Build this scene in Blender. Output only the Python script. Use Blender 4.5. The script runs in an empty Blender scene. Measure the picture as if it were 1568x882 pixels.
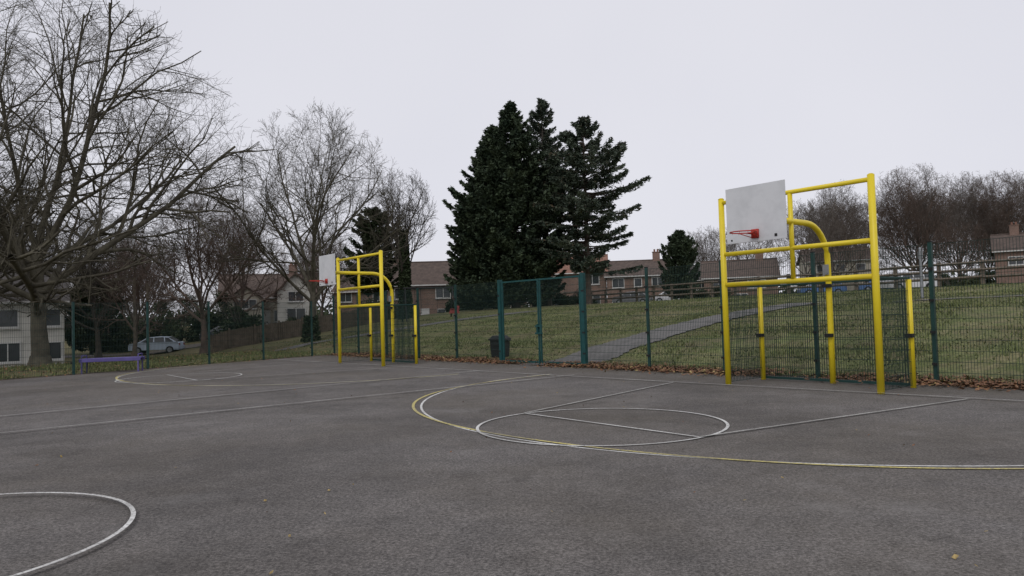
import bpy, math, random
import numpy as np
from mathutils import Matrix, Vector, Euler
random.seed(7); np.random.seed(7)
S=bpy.context.scene
try:
    S.view_settings.view_transform='Standard'; S.view_settings.look='None'; S.view_settings.exposure=0; S.view_settings.gamma=1
except Exception: pass
A=(0.63,-0.777); N=(0.777,0.63)
def sm(x):
    x=max(0.0,min(1.0,x)); return x*x*(3-2*x)
def wl(x,y): return -.811*(x+8.2)+.585*(y-34.1)
def tf(x,y): return N[0]*x+N[1]*y-15.05
def T(x,y):
    t=tf(x,y)
    u=max(0.0,min(1.0,(t-.9)/26))
    z=2.3*(1-(1-u)**1.6)*sm((t-.9)/2.5)
    z+=0.8*sm((t-27)/40)*sm((x-20)/30)
    z-=0.9*sm((wl(x,y)-1)/35)*sm(-x/15)
    if t>1.5: z+=0.05*math.sin(x*.31+y*.17)*sm((t-1.5)/6)
    return z
zz=T
# ---------------- materials
def nodes(name):
    m=bpy.data.materials.new(name); m.use_nodes=True
    nt=m.node_tree; b=nt.nodes['Principled BSDF']
    return m,nt,b
def ramp(nt,src,p0,p1,c0,c1):
    r=nt.nodes.new('ShaderNodeValToRGB'); e=r.color_ramp.elements
    e[0].position=p0; e[1].position=p1; e[0].color=(*c0,1); e[1].color=(*c1,1)
    nt.links.new(src,r.inputs[0]); return r.outputs[0]
def noise(nt,scale,detail=4,rough=.6,vec=None,off=None):
    n=nt.nodes.new('ShaderNodeTexNoise'); n.inputs['Scale'].default_value=scale
    n.inputs['Detail'].default_value=detail; n.inputs['Roughness'].default_value=rough
    if vec is None:
        tc=nt.nodes.new('ShaderNodeTexCoord'); vec=tc.outputs['Object']
    if off:
        mp=nt.nodes.new('ShaderNodeMapping'); mp.inputs['Location'].default_value=off; nt.links.new(vec,mp.inputs[0]); vec=mp.outputs[0]
    nt.links.new(vec,n.inputs['Vector']); return n.outputs[0]
def mix(nt,fac,a,b,mode='MIX'):
    m=nt.nodes.new('ShaderNodeMixRGB'); m.blend_type=mode
    for i,v in ((0,fac),(1,a),(2,b)):
        if isinstance(v,(int,float)): m.inputs[i].default_value=v
        elif isinstance(v,tuple): m.inputs[i].default_value=(*v,1)
        else: nt.links.new(v,m.inputs[i])
    return m.outputs[0]
def simple(name,c0,c1=None,scale=3,rough=.8,bump=0,spec=.3,metal=0,bscale=None,p0=.35,p1=.65):
    m,nt,b=nodes(name)
    if c1 is None: c1=tuple(x*.75 for x in c0)
    col=ramp(nt,noise(nt,scale,6),p0,p1,c1,c0)
    nt.links.new(col,b.inputs['Base Color'])
    b.inputs['Roughness'].default_value=rough; b.inputs['Specular IOR Level'].default_value=spec; b.inputs['Metallic'].default_value=metal
    if bump:
        bp=nt.nodes.new('ShaderNodeBump'); bp.inputs['Strength'].default_value=bump; bp.inputs['Distance'].default_value=.02
        nt.links.new(noise(nt,bscale or scale*6,5),bp.inputs['Height']); nt.links.new(bp.outputs[0],b.inputs['Normal'])
    return m
def leafmat(name,dark,light,scale=.9,fine=9,dry=None):
    m,nt,b=nodes(name)
    c=ramp(nt,noise(nt,scale,3),.35,.68,dark,light)
    f=ramp(nt,noise(nt,fine,2),.3,.75,(.45,.45,.45),(1.6,1.6,1.5))
    c=mix(nt,1.0,c,f,'MULTIPLY')
    if dry: c=mix(nt,ramp(nt,noise(nt,fine*.5,2),.6,.72,(0,0,0),(1,1,1)),c,dry)
    nt.links.new(c,b.inputs['Base Color']); b.inputs['Roughness'].default_value=.75; b.inputs['Specular IOR Level'].default_value=.2
    return m

def asphalt():
    m,nt,b=nodes('asphalt')
    big=noise(nt,.22,6,.6); med=noise(nt,1.6,6,.7); fine=noise(nt,40,3,.8); vf=noise(nt,120,2,.9)
    c=ramp(nt,big,.3,.72,(.116,.106,.098),(.152,.142,.135))
    c=mix(nt,1.0,c,ramp(nt,med,.3,.75,(.80,.80,.80),(1.16,1.15,1.14)),'MULTIPLY')
    c=mix(nt,1.0,c,ramp(nt,noise(nt,9,5,.8),.3,.7,(.84,.84,.84),(1.15,1.15,1.15)),'MULTIPLY')
    c=mix(nt,1.0,c,ramp(nt,fine,.34,.66,(.42,.42,.42),(1.55,1.55,1.55)),'MULTIPLY')
    c=mix(nt,1.0,c,ramp(nt,vf,.35,.7,(.6,.6,.6),(1.5,1.5,1.5)),'MULTIPLY')
    # pale scuffs
    c=mix(nt,ramp(nt,noise(nt,.55,6,.75),.56,.74,(0,0,0),(.55,.55,.55)),c,(.22,.21,.20))
    # brown stains
    c=mix(nt,ramp(nt,noise(nt,.13,5,.65),.46,.72,(0,0,0),(.6,.6,.6)),c,(.108,.090,.064))
    # dark damp patches
    c=mix(nt,1.0,c,ramp(nt,noise(nt,.34,5,.62,None,(13,5,0)),.46,.66,(1,1,1),(.72,.715,.71)),'MULTIPLY')
    c=mix(nt,1.0,c,ramp(nt,noise(nt,1.1,4,.7,None,(3,25,0)),.58,.68,(1,1,1),(.80,.795,.79)),'MULTIPLY')
    tc=nt.nodes.new('ShaderNodeTexCoord'); sx=nt.nodes.new('ShaderNodeSeparateXYZ'); nt.links.new(tc.outputs['Object'],sx.inputs[0])
    ma=nt.nodes.new('ShaderNodeMath'); ma.operation='MULTIPLY'; ma.inputs[1].default_value=N[0]; nt.links.new(sx.outputs[0],ma.inputs[0])
    mb_=nt.nodes.new('ShaderNodeMath'); mb_.operation='MULTIPLY_ADD'; mb_.inputs[1].default_value=N[1]; nt.links.new(sx.outputs[1],mb_.inputs[0]); nt.links.new(ma.outputs[0],mb_.inputs[2])
    mr=nt.nodes.new('ShaderNodeMapRange'); mr.inputs['From Min'].default_value=11.5; mr.inputs['From Max'].default_value=15; nt.links.new(mb_.outputs[0],mr.inputs['Value'])
    c=mix(nt,mix(nt,1.0,mr.outputs[0],ramp(nt,noise(nt,1.2,5,.7),.35,.65,(.2,.2,.2),(.85,.85,.85)),'MULTIPLY'),c,(.09,.076,.054))
    v=nt.nodes.new('ShaderNodeTexVoronoi'); v.inputs['Scale'].default_value=24
    nt.links.new(tc.outputs['Object'],v.inputs['Vector'])
    c=mix(nt,ramp(nt,v.outputs['Distance'],.03,.10,(.5,.5,.5),(0,0,0)),c,(.30,.29,.27))
    nt.links.new(c,b.inputs['Base Color']); b.inputs['Roughness'].default_value=.85; b.inputs['Specular IOR Level'].default_value=.25
    bp=nt.nodes.new('ShaderNodeBump'); bp.inputs['Strength'].default_value=.6; bp.inputs['Distance'].default_value=.008
    nt.links.new(fine,bp.inputs['Height']); nt.links.new(bp.outputs[0],b.inputs['Normal'])
    return m
def paint(name,col,wear=.5,lo=.25):
    m,nt,b=nodes(name)
    f=ramp(nt,noise(nt,30,4,.8),wear-.12,wear+.1,(0,0,0),(1,1,1))
    f2=ramp(nt,noise(nt,.9,3,.6),.3,.62,(lo,lo,lo),(1,1,1))
    f=mix(nt,1.0,f,f2,'MULTIPLY')
    c=mix(nt,f,(.14,.13,.12),col)
    nt.links.new(c,b.inputs['Base Color']); b.inputs['Roughness'].default_value=.75
    return m
def grassmat():
    m,nt,b=nodes('grass_ground')
    c=ramp(nt,noise(nt,.25,5,.6),.32,.68,(.100,.120,.046),(.162,.184,.076))
    c=mix(nt,ramp(nt,noise(nt,1.1,6,.75),.42,.62,(0,0,0),(.85,.85,.85)),c,(.20,.175,.105))
    c=mix(nt,ramp(nt,noise(nt,.35,5,.7,None,(9,4,0)),.50,.64,(0,0,0),(.8,.8,.8)),c,(.145,.12,.072))
    c=mix(nt,1.0,c,ramp(nt,noise(nt,.6,4,.7),.32,.68,(.70,.72,.70),(1.2,1.18,1.12)),'MULTIPLY')
    c=mix(nt,1.0,c,ramp(nt,noise(nt,7,5,.8),.3,.7,(.5,.5,.5),(1.4,1.4,1.4)),'MULTIPLY')
    tc=nt.nodes.new('ShaderNodeTexCoord'); sx=nt.nodes.new('ShaderNodeSeparateXYZ'); nt.links.new(tc.outputs['Object'],sx.inputs[0])
    mr=nt.nodes.new('ShaderNodeMapRange'); mr.inputs['From Min'].default_value=-6; mr.inputs['From Max'].default_value=-18
    nt.links.new(sx.outputs[0],mr.inputs['Value'])
    nz=ramp(nt,noise(nt,.8,5,.7),.38,.6,(.25,.25,.25),(.9,.9,.9))
    f=mix(nt,1.0,mr.outputs[0],nz,'MULTIPLY')
    c=mix(nt,f,c,(.10,.08,.045))
    nt.links.new(c,b.inputs['Base Color']); b.inputs['Roughness'].default_value=.9; b.inputs['Specular IOR Level'].default_value=.1
    bp=nt.nodes.new('ShaderNodeBump'); bp.inputs['Strength'].default_value=.8; bp.inputs['Distance'].default_value=.05
    nt.links.new(noise(nt,9,4,.8),bp.inputs['Height']); nt.links.new(bp.outputs[0],b.inputs['Normal'])
    return m
M={}
M['asphalt']=asphalt()
M['white']=paint('white_line_paint',(.74,.74,.71),.44,.40)
M['whiteold']=paint('faded_white_paint',(.50,.50,.47),.47)
M['yellowl']=paint('yellow_line_paint',(.66,.56,.16),.46,.25)
M['grass']=grassmat()
M['path']=simple('path_concrete',(.155,.149,.143),(.105,.10,.095),2,.9,.3)
M['soil']=simple('soil',(.085,.058,.036),(.04,.03,.02),5,.95,.6)
M['yellow']=simple('yellow_paint',(.78,.61,.022),(.66,.50,.02),2.2,.42,0,.45,p0=.2,p1=.5)
M['board']=simple('backboard_white',(.66,.67,.68),(.56,.57,.58),3,.5,0,.3,p0=.3,p1=.6)
M['rim']=simple('rim_red',(.5,.045,.03),(.38,.03,.02),6,.5)
M['clamp']=simple('black_clamp',(.02,.02,.02),None,6,.6)
M['galv']=simple('galvanised',(.3,.31,.32),(.22,.23,.24),5,.5,0,.4,.4)
M['fgreen']=simple('fence_green',(.016,.055,.048),(.012,.042,.037),5,.5)
M['wire']=simple('wire_green',(.014,.036,.030),(.01,.028,.024),5,.6)
M['gategreen']=simple('gate_green',(.012,.075,.075),(.01,.058,.058),5,.45)
M['bark']=simple('bark_mossy',(.125,.115,.085),(.065,.058,.046),2.5,.95,.6,.1)
M['barkd']=simple('bark_dark',(.085,.075,.063),(.048,.042,.036),3,.95,.4,.1)
M['barkr']=simple('bark_brown',(.14,.105,.086),(.082,.063,.053),2,.95,.3,.1)
M['barkg']=simple('bark_pale',(.16,.138,.12),(.095,.082,.072),2,.95,.3,.1)
M['cyp']=leafmat('cypress_foliage',(.026,.042,.028),(.075,.10,.057),.8,5)
M['cedar']=leafmat('cedar_foliage',(.042,.060,.048),(.10,.122,.088),.8,5,(.12,.088,.055))
M['ivy']=leafmat('ivy_foliage',(.018,.030,.015),(.052,.068,.032),.7,7)
M['hedge']=leafmat('hedge_foliage',(.028,.040,.020),(.068,.078,.038),.5,5,(.08,.058,.038))
M['blade']=leafmat('grass_blades',(.100,.122,.046),(.172,.192,.082),.5,9,(.24,.20,.12))
M['leaf']=leafmat('dead_leaves',(.14,.066,.038),(.25,.14,.08),3,30)
M['leafy']=leafmat('yellow_leaves',(.26,.19,.07),(.36,.27,.13),3,30)
M['wood']=simple('weathered_wood',(.17,.14,.11),(.10,.082,.062),4,.9,.3)
M['woodb']=simple('brown_boards',(.14,.11,.085),(.09,.07,.052),3,.9,.3)
M['render']=simple('white_render',(.60,.59,.55),(.50,.49,.45),1,.9)
M['cream']=simple('cream_render',(.50,.46,.38),(.42,.385,.32),1,.9)
M['tile']=simple('roof_tile_brown',(.12,.09,.076),(.075,.058,.05),2.5,.9,.4)
M['tileg']=simple('roof_tile_grey',(.09,.082,.078),(.056,.051,.049),2.5,.9,.4)
M['tiler']=simple('roof_tile_red',(.25,.135,.10),(.18,.10,.075),2.5,.9,.4)
M['glass']=simple('window_glass',(.05,.055,.06),(.03,.032,.036),.8,.12,0,.6)
M['frame']=simple('window_frame_white',(.6,.6,.59),(.52,.52,.5),2,.5)
M['tyre']=simple('tyre',(.02,.02,.02),None,8,.85)
M['plastic']=simple('black_plastic',(.018,.018,.02),None,8,.5)
M['purple']=simple('bench_purple',(.12,.10,.29),(.09,.075,.22),3,.5)
M['red']=simple('play_red',(.28,.05,.045),None,3,.5)
M['lamp']=simple('lamp_glass',(.6,.6,.6),None,3,.2)
def brickmat():
    m,nt,b=nodes('brick_wall')
    br=nt.nodes.new('ShaderNodeTexBrick'); br.inputs['Scale'].default_value=1
    br.inputs['Brick Width'].default_value=.225; br.inputs['Row Height'].default_value=.075; br.inputs['Mortar Size'].default_value=.01
    br.inputs['Color1'].default_value=(.22,.115,.083,1); br.inputs['Color2'].default_value=(.16,.085,.063,1); br.inputs['Mortar'].default_value=(.25,.22,.19,1)
    tc=nt.nodes.new('ShaderNodeTexCoord'); mp=nt.nodes.new('ShaderNodeMapping'); mp.inputs['Rotation'].default_value=(math.radians(90),0,0)
    nt.links.new(tc.outputs['Object'],mp.inputs[0]); nt.links.new(mp.outputs[0],br.inputs['Vector'])
    c=mix(nt,1.0,br.outputs[0],ramp(nt,noise(nt,.8,5),.3,.7,(.75,.75,.75),(1.15,1.15,1.15)),'MULTIPLY')
    nt.links.new(c,b.inputs['Base Color']); b.inputs['Roughness'].default_value=.9
    return m
M['brick']=brickmat()
def carpaint(n,c):
    m=simple(n,c,tuple(x*.9 for x in c),1,.28,0,.6,0.0); return m

# ---------------- mesh builder
class MB:
    def __init__(s): s.v=[];s.f=[];s.m=[]
    def quad(s,a,b,c,d,mi=0):
        n=len(s.v); s.v+= [a,b,c,d]; s.f.append((n,n+1,n+2,n+3)); s.m.append(mi)
    def box(s,c,d,mi=0,rz=0,top=1.0):
        n=len(s.v); cs,sn=math.cos(rz),math.sin(rz)
        for z in (-.5,.5):
            k=top if z>0 else 1
            for (x,y) in ((-.5,-.5),(.5,-.5),(.5,.5),(-.5,.5)):
                X=x*d[0]*k; Y=y*d[1]*k
                s.v.append((c[0]+X*cs-Y*sn,c[1]+X*sn+Y*cs,c[2]+z*d[2]))
        for q in ((3,2,1,0),(4,5,6,7),(0,1,5,4),(1,2,6,5),(2,3,7,6),(3,0,4,7)):
            s.f.append(tuple(n+i for i in q)); s.m.append(mi)
    def tube(s,pts,rad,k=6,mi=0,cap=False):
        n0=len(s.v); L=len(pts)
        if not isinstance(rad,(list,tuple)): rad=[rad]*L
        for i,p in enumerate(pts):
            a=pts[max(0,i-1)]; b=pts[min(L-1,i+1)]
            dx,dy,dz=b[0]-a[0],b[1]-a[1],b[2]-a[2]; l=math.sqrt(dx*dx+dy*dy+dz*dz) or 1
            dx/=l;dy/=l;dz/=l
            if abs(dz)>.92: ux,uy,uz=0.0,dz,-dy
            else: ux,uy,uz=-dy,dx,0.0
            l=math.sqrt(ux*ux+uy*uy+uz*uz) or 1; ux/=l;uy/=l;uz/=l
            vx,vy,vz=dy*uz-dz*uy,dz*ux-dx*uz,dx*uy-dy*ux
            r=rad[i]
            for j in range(k):
                c=COS[k][j]*r; q=SIN[k][j]*r
                s.v.append((p[0]+ux*c+vx*q,p[1]+uy*c+vy*q,p[2]+uz*c+vz*q))
        for i in range(L-1):
            o=n0+i*k
            for j in range(k):
                j2=(j+1)%k
                s.f.append((o+j,o+j2,o+k+j2,o+k+j)); s.m.append(mi)
        if cap:
            s.f.append(tuple(n0+j for j in range(k))[::-1]); s.m.append(mi)
            s.f.append(tuple(n0+(L-1)*k+j for j in range(k))); s.m.append(mi)
    def build(s,name,mats,parent=None,smooth=False,loc=(0,0,0),rz=0,bevel=0):
        me=bpy.data.meshes.new(name); me.from_pydata(s.v,[],s.f)
        for m in mats: me.materials.append(m)
        if len(mats)>1: me.polygons.foreach_set('material_index',s.m)
        if smooth: me.polygons.foreach_set('use_smooth',[True]*len(s.f))
        me.update()
        return addobj(name,me,parent,loc,rz,bevel)
COS={k:[math.cos(2*math.pi*j/k) for j in range(k)] for k in range(3,33)}
SIN={k:[math.sin(2*math.pi*j/k) for j in range(k)] for k in range(3,33)}
def addobj(name,me,parent=None,loc=(0,0,0),rz=0,bevel=0):
    o=bpy.data.objects.new(name,me); S.collection.objects.link(o); o.location=loc; o.rotation_euler=(0,0,rz)
    if parent: o.parent=parent
    if bevel:
        b=o.modifiers.new('bev','BEVEL'); b.width=bevel; b.segments=2; b.limit_method='ANGLE'
    return o
def empty(name,loc=(0,0,0),rz=0):
    e=bpy.data.objects.new(name,None); S.collection.objects.link(e); e.location=loc; e.rotation_euler=(0,0,rz); e.empty_display_size=.3
    return e
def quads_np(name,P,mats,parent=None,mi=None,loc=(0,0,0)):
    n=len(P); me=bpy.data.meshes.new(name)
    me.vertices.add(n*4); me.vertices.foreach_set('co',P.reshape(-1).astype(np.float32))
    me.loops.add(n*4); me.loops.foreach_set('vertex_index',np.arange(n*4,dtype=np.int32))
    me.polygons.add(n); me.polygons.foreach_set('loop_start',np.arange(0,n*4,4,dtype=np.int32))
    me.polygons.foreach_set('loop_total',np.full(n,4,dtype=np.int32))
    for m in mats: me.materials.append(m)
    if mi is not None: me.polygons.foreach_set('material_index',mi.astype(np.int32))
    me.update(calc_edges=True); me.validate()
    return addobj(name,me,parent,loc)
def leafquads(C,D,ln,wd):
    n=len(C); D=D/(np.linalg.norm(D,axis=1,keepdims=True)+1e-9)
    R=np.random.normal(size=(n,3)); V=np.cross(D,R); V/=np.linalg.norm(V,axis=1,keepdims=True)+1e-9
    ln=np.asarray(ln).reshape(-1,1); wd=np.asarray(wd).reshape(-1,1)
    return np.stack([C-D*ln*.5,C+V*wd*.5-D*ln*.05,C+D*ln*.5,C-V*wd*.5-D*ln*.05],axis=1)

# ---------------- ground
def axis(lo,hi,step,far):
    a=list(np.arange(lo,hi+1e-6,step)); s=step
    x=hi
    while x<far: s*=1.35; x+=s; a.append(x)
    s=step; x=lo
    while x>-far: s*=1.35; x-=s; a.insert(0,x)
    return a
xs=axis(-45,45,.8,900); ys=axis(-6,95,.8,900)
mb=MB()
for y in ys:
    for x in xs: mb.v.append((x,y,T(x,y)))
w=len(xs)
for j in range(len(ys)-1):
    for i in range(w-1):
        mb.f.append((j*w+i,j*w+i+1,(j+1)*w+i+1,(j+1)*w+i)); mb.m.append(0)
mb.build('grass_ground',[M['grass']],smooth=True)

mb=MB()
poly=[(-8.35,33.55),(8.0,13.55),(22.5,-4.6),(8,-25),(-45,-25),(-34.2,-2.2),(-16.3,22.35)]
mb.v=[(x,y,.02) for x,y in poly]; mb.f=[tuple(range(len(poly)))[::-1]]; mb.m=[0]
mb.build('asphalt_court',[M['asphalt']])
def drape(name,cl,width,mat,off,ragged=0,seg=60,across=5,wend=None):
    pts=[]; 
    for i in range(len(cl)-1):
        for k in range(seg//(len(cl)-1)):
            t=k/(seg//(len(cl)-1)); 
            p0=cl[max(0,i-1)];p1=cl[i];p2=cl[i+1];p3=cl[min(len(cl)-1,i+2)]
            pts.append(tuple(.5*((2*p1[q])+(-p0[q]+p2[q])*t+(2*p0[q]-5*p1[q]+4*p2[q]-p3[q])*t*t+(-p0[q]+3*p1[q]-3*p2[q]+p3[q])*t**3) for q in (0,1)))
    pts.append(cl[-1])
    mb=MB(); k=across
    for i,p in enumerate(pts):
        a=pts[max(0,i-1)];b=pts[min(len(pts)-1,i+1)]
        d=Vector((b[0]-a[0],b[1]-a[1])).normalized(); nx,ny=-d.y,d.x
        wi=width if wend is None else width+(wend-width)*i/len(pts)
        wa=wi*.5+random.uniform(-ragged,ragged); wb=wi*.5+random.uniform(-ragged,ragged)
        for j in range(k):
            u=-wa+(wa+wb)*j/(k-1); x=p[0]+nx*u;y=p[1]+ny*u
            mb.v.append((x,y,T(x,y)+off))
    for i in range(len(pts)-1):
        for j in range(k-1):
            mb.f.append((i*k+j,i*k+j+1,(i+1)*k+j+1,(i+1)*k+j)); mb.m.append(0)
    mb.build(name,[mat])
PATH=[(1.0,22.4),(2.2,24.0),(4.0,25.9),(6.0,27.8),(8.3,29.6),(10.6,31.2),(12.9,32.8)]
drape('park_path',PATH,2.3,M['path'],.035,.09,160,7,1.5)
drape('worn_track',[(14.9,29.2),(18,27),(22,23.5),(30,15)],.4,M['path'],.032,.14,90,4)
drape('park_path',[(-16,43),(-8,45.5),(-2,47),(1.5,47.3)],1.6,M['path'],.03,.05,60)
drape('soil_strip',[(-8.0,33.9),(-2.0,26.5),(3.5,19.75),(8.2,13.95),(20.5,-1.3)],.8,M['soil'],.012,.18,200,4)
drape('soil_strip',[(-8.3,34.0),(-16.6,22.5),(-30,3.9)],.5,M['soil'],.012,.15,120,4)

# ---------------- markings
def strip(mb,pts,wd,z):
    n0=len(mb.v)
    for i,p in enumerate(pts):
        a=pts[max(0,i-1)];b=pts[min(len(pts)-1,i+1)]
        d=Vector((b[0]-a[0],b[1]-a[1])).normalized()
        for s in (-.5,.5): mb.v.append((p[0]-d.y*wd*s,p[1]+d.x*wd*s,z))
    for i in range(len(pts)-1):
        o=n0+2*i; mb.f.append((o,o+1,o+3,o+2)); mb.m.append(0)
def arc(c,r,a0,a1,n=90,wob=0):
    return [(c[0]+(r+wob*math.cos(4*(math.radians(a0+(a1-a0)*i/n)-math.pi)))*math.cos(math.radians(a0+(a1-a0)*i/n)),
             c[1]+(r+wob*math.cos(4*(math.radians(a0+(a1-a0)*i/n)-math.pi)))*math.sin(math.radians(a0+(a1-a0)*i/n))) for i in range(n+1)]
za=.024
mw=MB(); my=MB(); mo=MB()
GB=[(5.15,13.75),(-5.75,25.3)]
for gi,(gx,gy) in enumerate(GB):
    strip(mw,arc((gx,gy),6.83,128,309,120),.04,za)
    strip(my,arc((gx,gy+.0),6.86,129,309,120,.12),.05,za+.004)
    c=(gx-4.0,gy-3.5)
    strip(mw,arc(c,1.68,0,360,90),.042,za+.008)
    f0=(c[0]-1.02,c[1]+1.34); f1=(c[0]+1.04,c[1]-1.30)
    strip(mw,[f0,f1],.036,za+.012)
    k0=(gx-1.8,gy+2.05); k1=(gx+1.92,gy-2.06)
    strip(mo,[f0,k0],.04,za+.016); strip(mo,[f1,k1],.04,za+.016)
strip(mo,[(-9.6,30.4),(-1.65,21.53),(.69,18.82),(7.62,11.23),(14,4.2)],.045,za+.02)
strip(mo,[(-20,3.1),(-9.11,13.22),(-.96,20.76)],.045,za+.024)
strip(mo,[(-20,1.2),(-7.6,11.02),(1.47,18.34)],.045,za+.028)
strip(mw,arc((-4.50,5.32),1.58,0,360,90),.036,za+.032)
mw.build('white_court_lines',[M['white']]); my.build('yellow_court_lines',[M['yellowl']]); mo.build('faded_court_lines',[M['whiteold']])

# ---------------- fences
def wires(mb,p0,p1,z0,z1,sp=.05,hs=.2,r=.0028,mi=0):
    dx,dy=p1[0]-p0[0],p1[1]-p0[1]; L=math.hypot(dx,dy); ang=math.atan2(dy,dx)
    n=int(L/sp)
    for i in range(n+1):
        x=p0[0]+dx*i/n; y=p0[1]+dy*i/n
        mb.box((x,y,(z0+z1)/2),(2*r,2*r,z1-z0),mi,ang)
    m=int((z1-z0)/hs)
    for i in range(m+1):
        z=z0+(z1-z0)*i/m
        mb.box(((p0[0]+p1[0])/2,(p0[1]+p1[1])/2,z),(L,2.6*r,2.6*r),mi,ang)
def fence(name,pts,H,gaps=()):
    e=empty(name); mp=MB(); mwi=MB()
    ang=math.atan2(pts[1][1]-pts[0][1],pts[1][0]-pts[0][0])
    for i,p in enumerate(pts):
        mp.box((p[0],p[1],(H+.04)/2),(.065,.065,H+.04),0,ang)
        mp.box((p[0],p[1],H+.05),(.08,.08,.02),1,ang)
        for z in (.4,1.0,1.6,2.2): mp.box((p[0]-N[0]*.05,p[1]-N[1]*.05,z),(.09,.03,.05),1,ang)
        if i<len(pts)-1 and i not in gaps: wires(mwi,p,pts[i+1],.04,H)
    mp.build('fence_posts',[M['fgreen'],M['clamp']],e); mwi.build('fence_mesh',[M['wire']],e)
main=[(-8.2,34.1),(-6.7,32.25),(-5.15,30.3),(-3.6,28.35),(-2.01,26.35),(-.41,24.3),(2.05,21.4),(3.54,19.55),(5.0,17.75),(6.45,15.9),(7.95,14.1),(9.5,12.15),(11.05,10.25),(12.6,8.3),(14.2,6.4)]
fence('mesh_fence',main,2.66,gaps=(5,))
left=[(-8.2,34.1),(-8.95,33.1),(-10.4,31.0),(-11.8,28.9),(-13.2,26.9),(-14.7,24.9),(-16.15,23.0),(-17.6,21.0),(-19,19),(-20.5,17)]
fence('mesh_fence',left,2.4)
g=empty('double_gate',(-.41,24.3,0),math.atan2(21.4-24.3,2.05+.41)); W=math.hypot(2.46,2.9)
mb=MB(); mw2=MB()
for x in (.02,W-.02): mb.box((x,0,1.36),(.12,.12,2.72)); 
for (x0,x1) in ((.12,W/2-.02),(W/2+.02,W-.12)):
    for x in (x0+.03,x1-.03): mb.box((x,0,1.36),(.045,.045,2.6))
    for z in (.09,2.63): mb.box(((x0+x1)/2,0,z),(x1-x0-.105,.045,.05))
    wires(mw2,(x0+.06,0),(x1-.06,0),.12,2.6)
mb.box((W/2,-.06,1.2),(.3,.05,.05)); mb.box((W/2-.06,-.05,1.13),(.05,.05,.26)); mb.box((W/2+.1,-.05,1.13),(.05,.05,.26)); mb.box((W/2,-.06,.98),(.3,.05,.05))
mb.box((W/2,-.05,.2),(.04,.04,.4))
mb.build('gate_frame',[M['gategreen']],g); mw2.build('gate_mesh',[M['wire']],g)

# ---------------- goals
def goal(name,p0,W,rz):
    e=empty(name,(p0[0],p0[1],.02),rz)
    mb=MB(); K=14
    def T2(pts,r,mi=0): mb.tube(pts,r,K,mi,True)
    T2([(0,0,0),(0,0,3.78)],.058); T2([(W,0,0),(W,0,3.78)],.062)
    for x in (0,W):
        mb.tube([(x,0,3.78),(x,0,3.80)],[.062,.03],K,0,True)
    T2([(.05,0,2.02),(W-.05,0,2.02)],.048); T2([(.05,0,2.64),(W-.05,0,2.64)],.045)
    T2([(-.0,.0,3.70),(W,0,3.70)],.042)
    c=W/2
    T2([(c,0,2.06),(c,0,3.67)],.045)
    gp=[(c,1.28,0),(c,1.28,1.0),(c,1.28,2.42)]
    for i in range(1,9):
        a=math.radians(90*i/8); gp.append((c,1.28-.75*(1-math.cos(a)),2.42+.72*math.sin(a)))
    gp+=[(c,0,3.145),(c,-1.05,3.15)]
    T2(gp,.058)
    for x in (0,W): T2([(x,1.25,0),(x,1.25,1.97)],.05)
    mb.build('yellow_frame',[M['yellow']],e,True)
    mc=MB()
    for x in (0,c,W):
        mc.box((x,1.19 if x!=c else 1.2,.95),(.14,.10,.07))
    mc.box((c,1.2,1.93),(.16,.1,.07)); mc.build('clamps',[M['clamp']],e)
    mp=MB(); mp.box((c,1.19,2.25),(.1,.06,.2)); mp.build('padlock_plate',[M['galv']],e)
    mm=MB()
    wires(mm,(0,1.31),(W,1.31),.05,1.98,.05,.2,.0033)
    wires(mm,(0,.06),(0,1.2),.05,1.98,.05,.2,.0033)
    wires(mm,(W,.06),(W,1.2),.05,1.98,.05,.2,.0033)
    mm.build('rebound_mesh',[M['wire']],e)
    mr=MB()
    mr.box((c,1.31,2.0),(W,.03,.03)); mr.box((0,.62,2.0),(.03,1.2,.03)); mr.box((W,.62,2.0),(.03,1.2,.03)); mr.box((c,1.31,.05),(W,.04,.05))
    mr.build('mesh_rails',[M['fgreen']],e)
    bb=MB(); bb.box((c,-1.16,3.23),(1.2,.03,1.02)); bb.build('backboard',[M['board']],e,bevel=.006)
    bk=MB(); bk.box((c,-1.115,3.15),(.5,.05,.12)); bk.box((c,-1.115,3.45),(.9,.04,.05)); bk.box((c,-1.115,2.95),(.9,.04,.05)); bk.box((c-.42,-1.10,3.2),(.05,.03,.8)); bk.box((c+.42,-1.10,3.2),(.05,.03,.8))
    bk.build('backboard_bracket',[M['galv']],e)
    mh=MB(); mh.box((c+.4,-1.178,2.80),(.05,.006,.05)); mh.box((c-.5,-1.178,2.78),(.03,.006,.03)); mh.build('bolt_marks',[M['clamp']],e)
    r=MB(); R=.225; cy=-1.16-.17-R
    r.tube([(c+R*math.cos(a*math.pi/14),cy+R*math.sin(a*math.pi/14),2.87) for a in range(29)],.011,6)
    r.box((c,-1.195,2.86),(.14,.035,.16)); r.box((c-.05,-1.26,2.865),(.02,.16,.025)); r.box((c+.05,-1.26,2.865),(.02,.16,.025))
    r.tube([(c-.06,-1.19,2.79),(c-.15,cy+.1,2.86)],.008,5); r.tube([(c+.06,-1.19,2.79),(c+.15,cy+.1,2.86)],.008,5)
    for k in range(10):
        a=k*math.pi/5; r.tube([(c+R*math.cos(a),cy+R*math.sin(a),2.862),(c+R*math.cos(a),cy+R*math.sin(a),2.84)],.004,4)
    r.build('rim',[M['rim']],e,True)
RZ=math.atan2(-.78,.625)
goal('goal_with_basketball_hoop',(4.34,15.2),3.07,RZ)
goal('goal_with_basketball_hoop',(-6.26,26.85),3.18,RZ)

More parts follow.
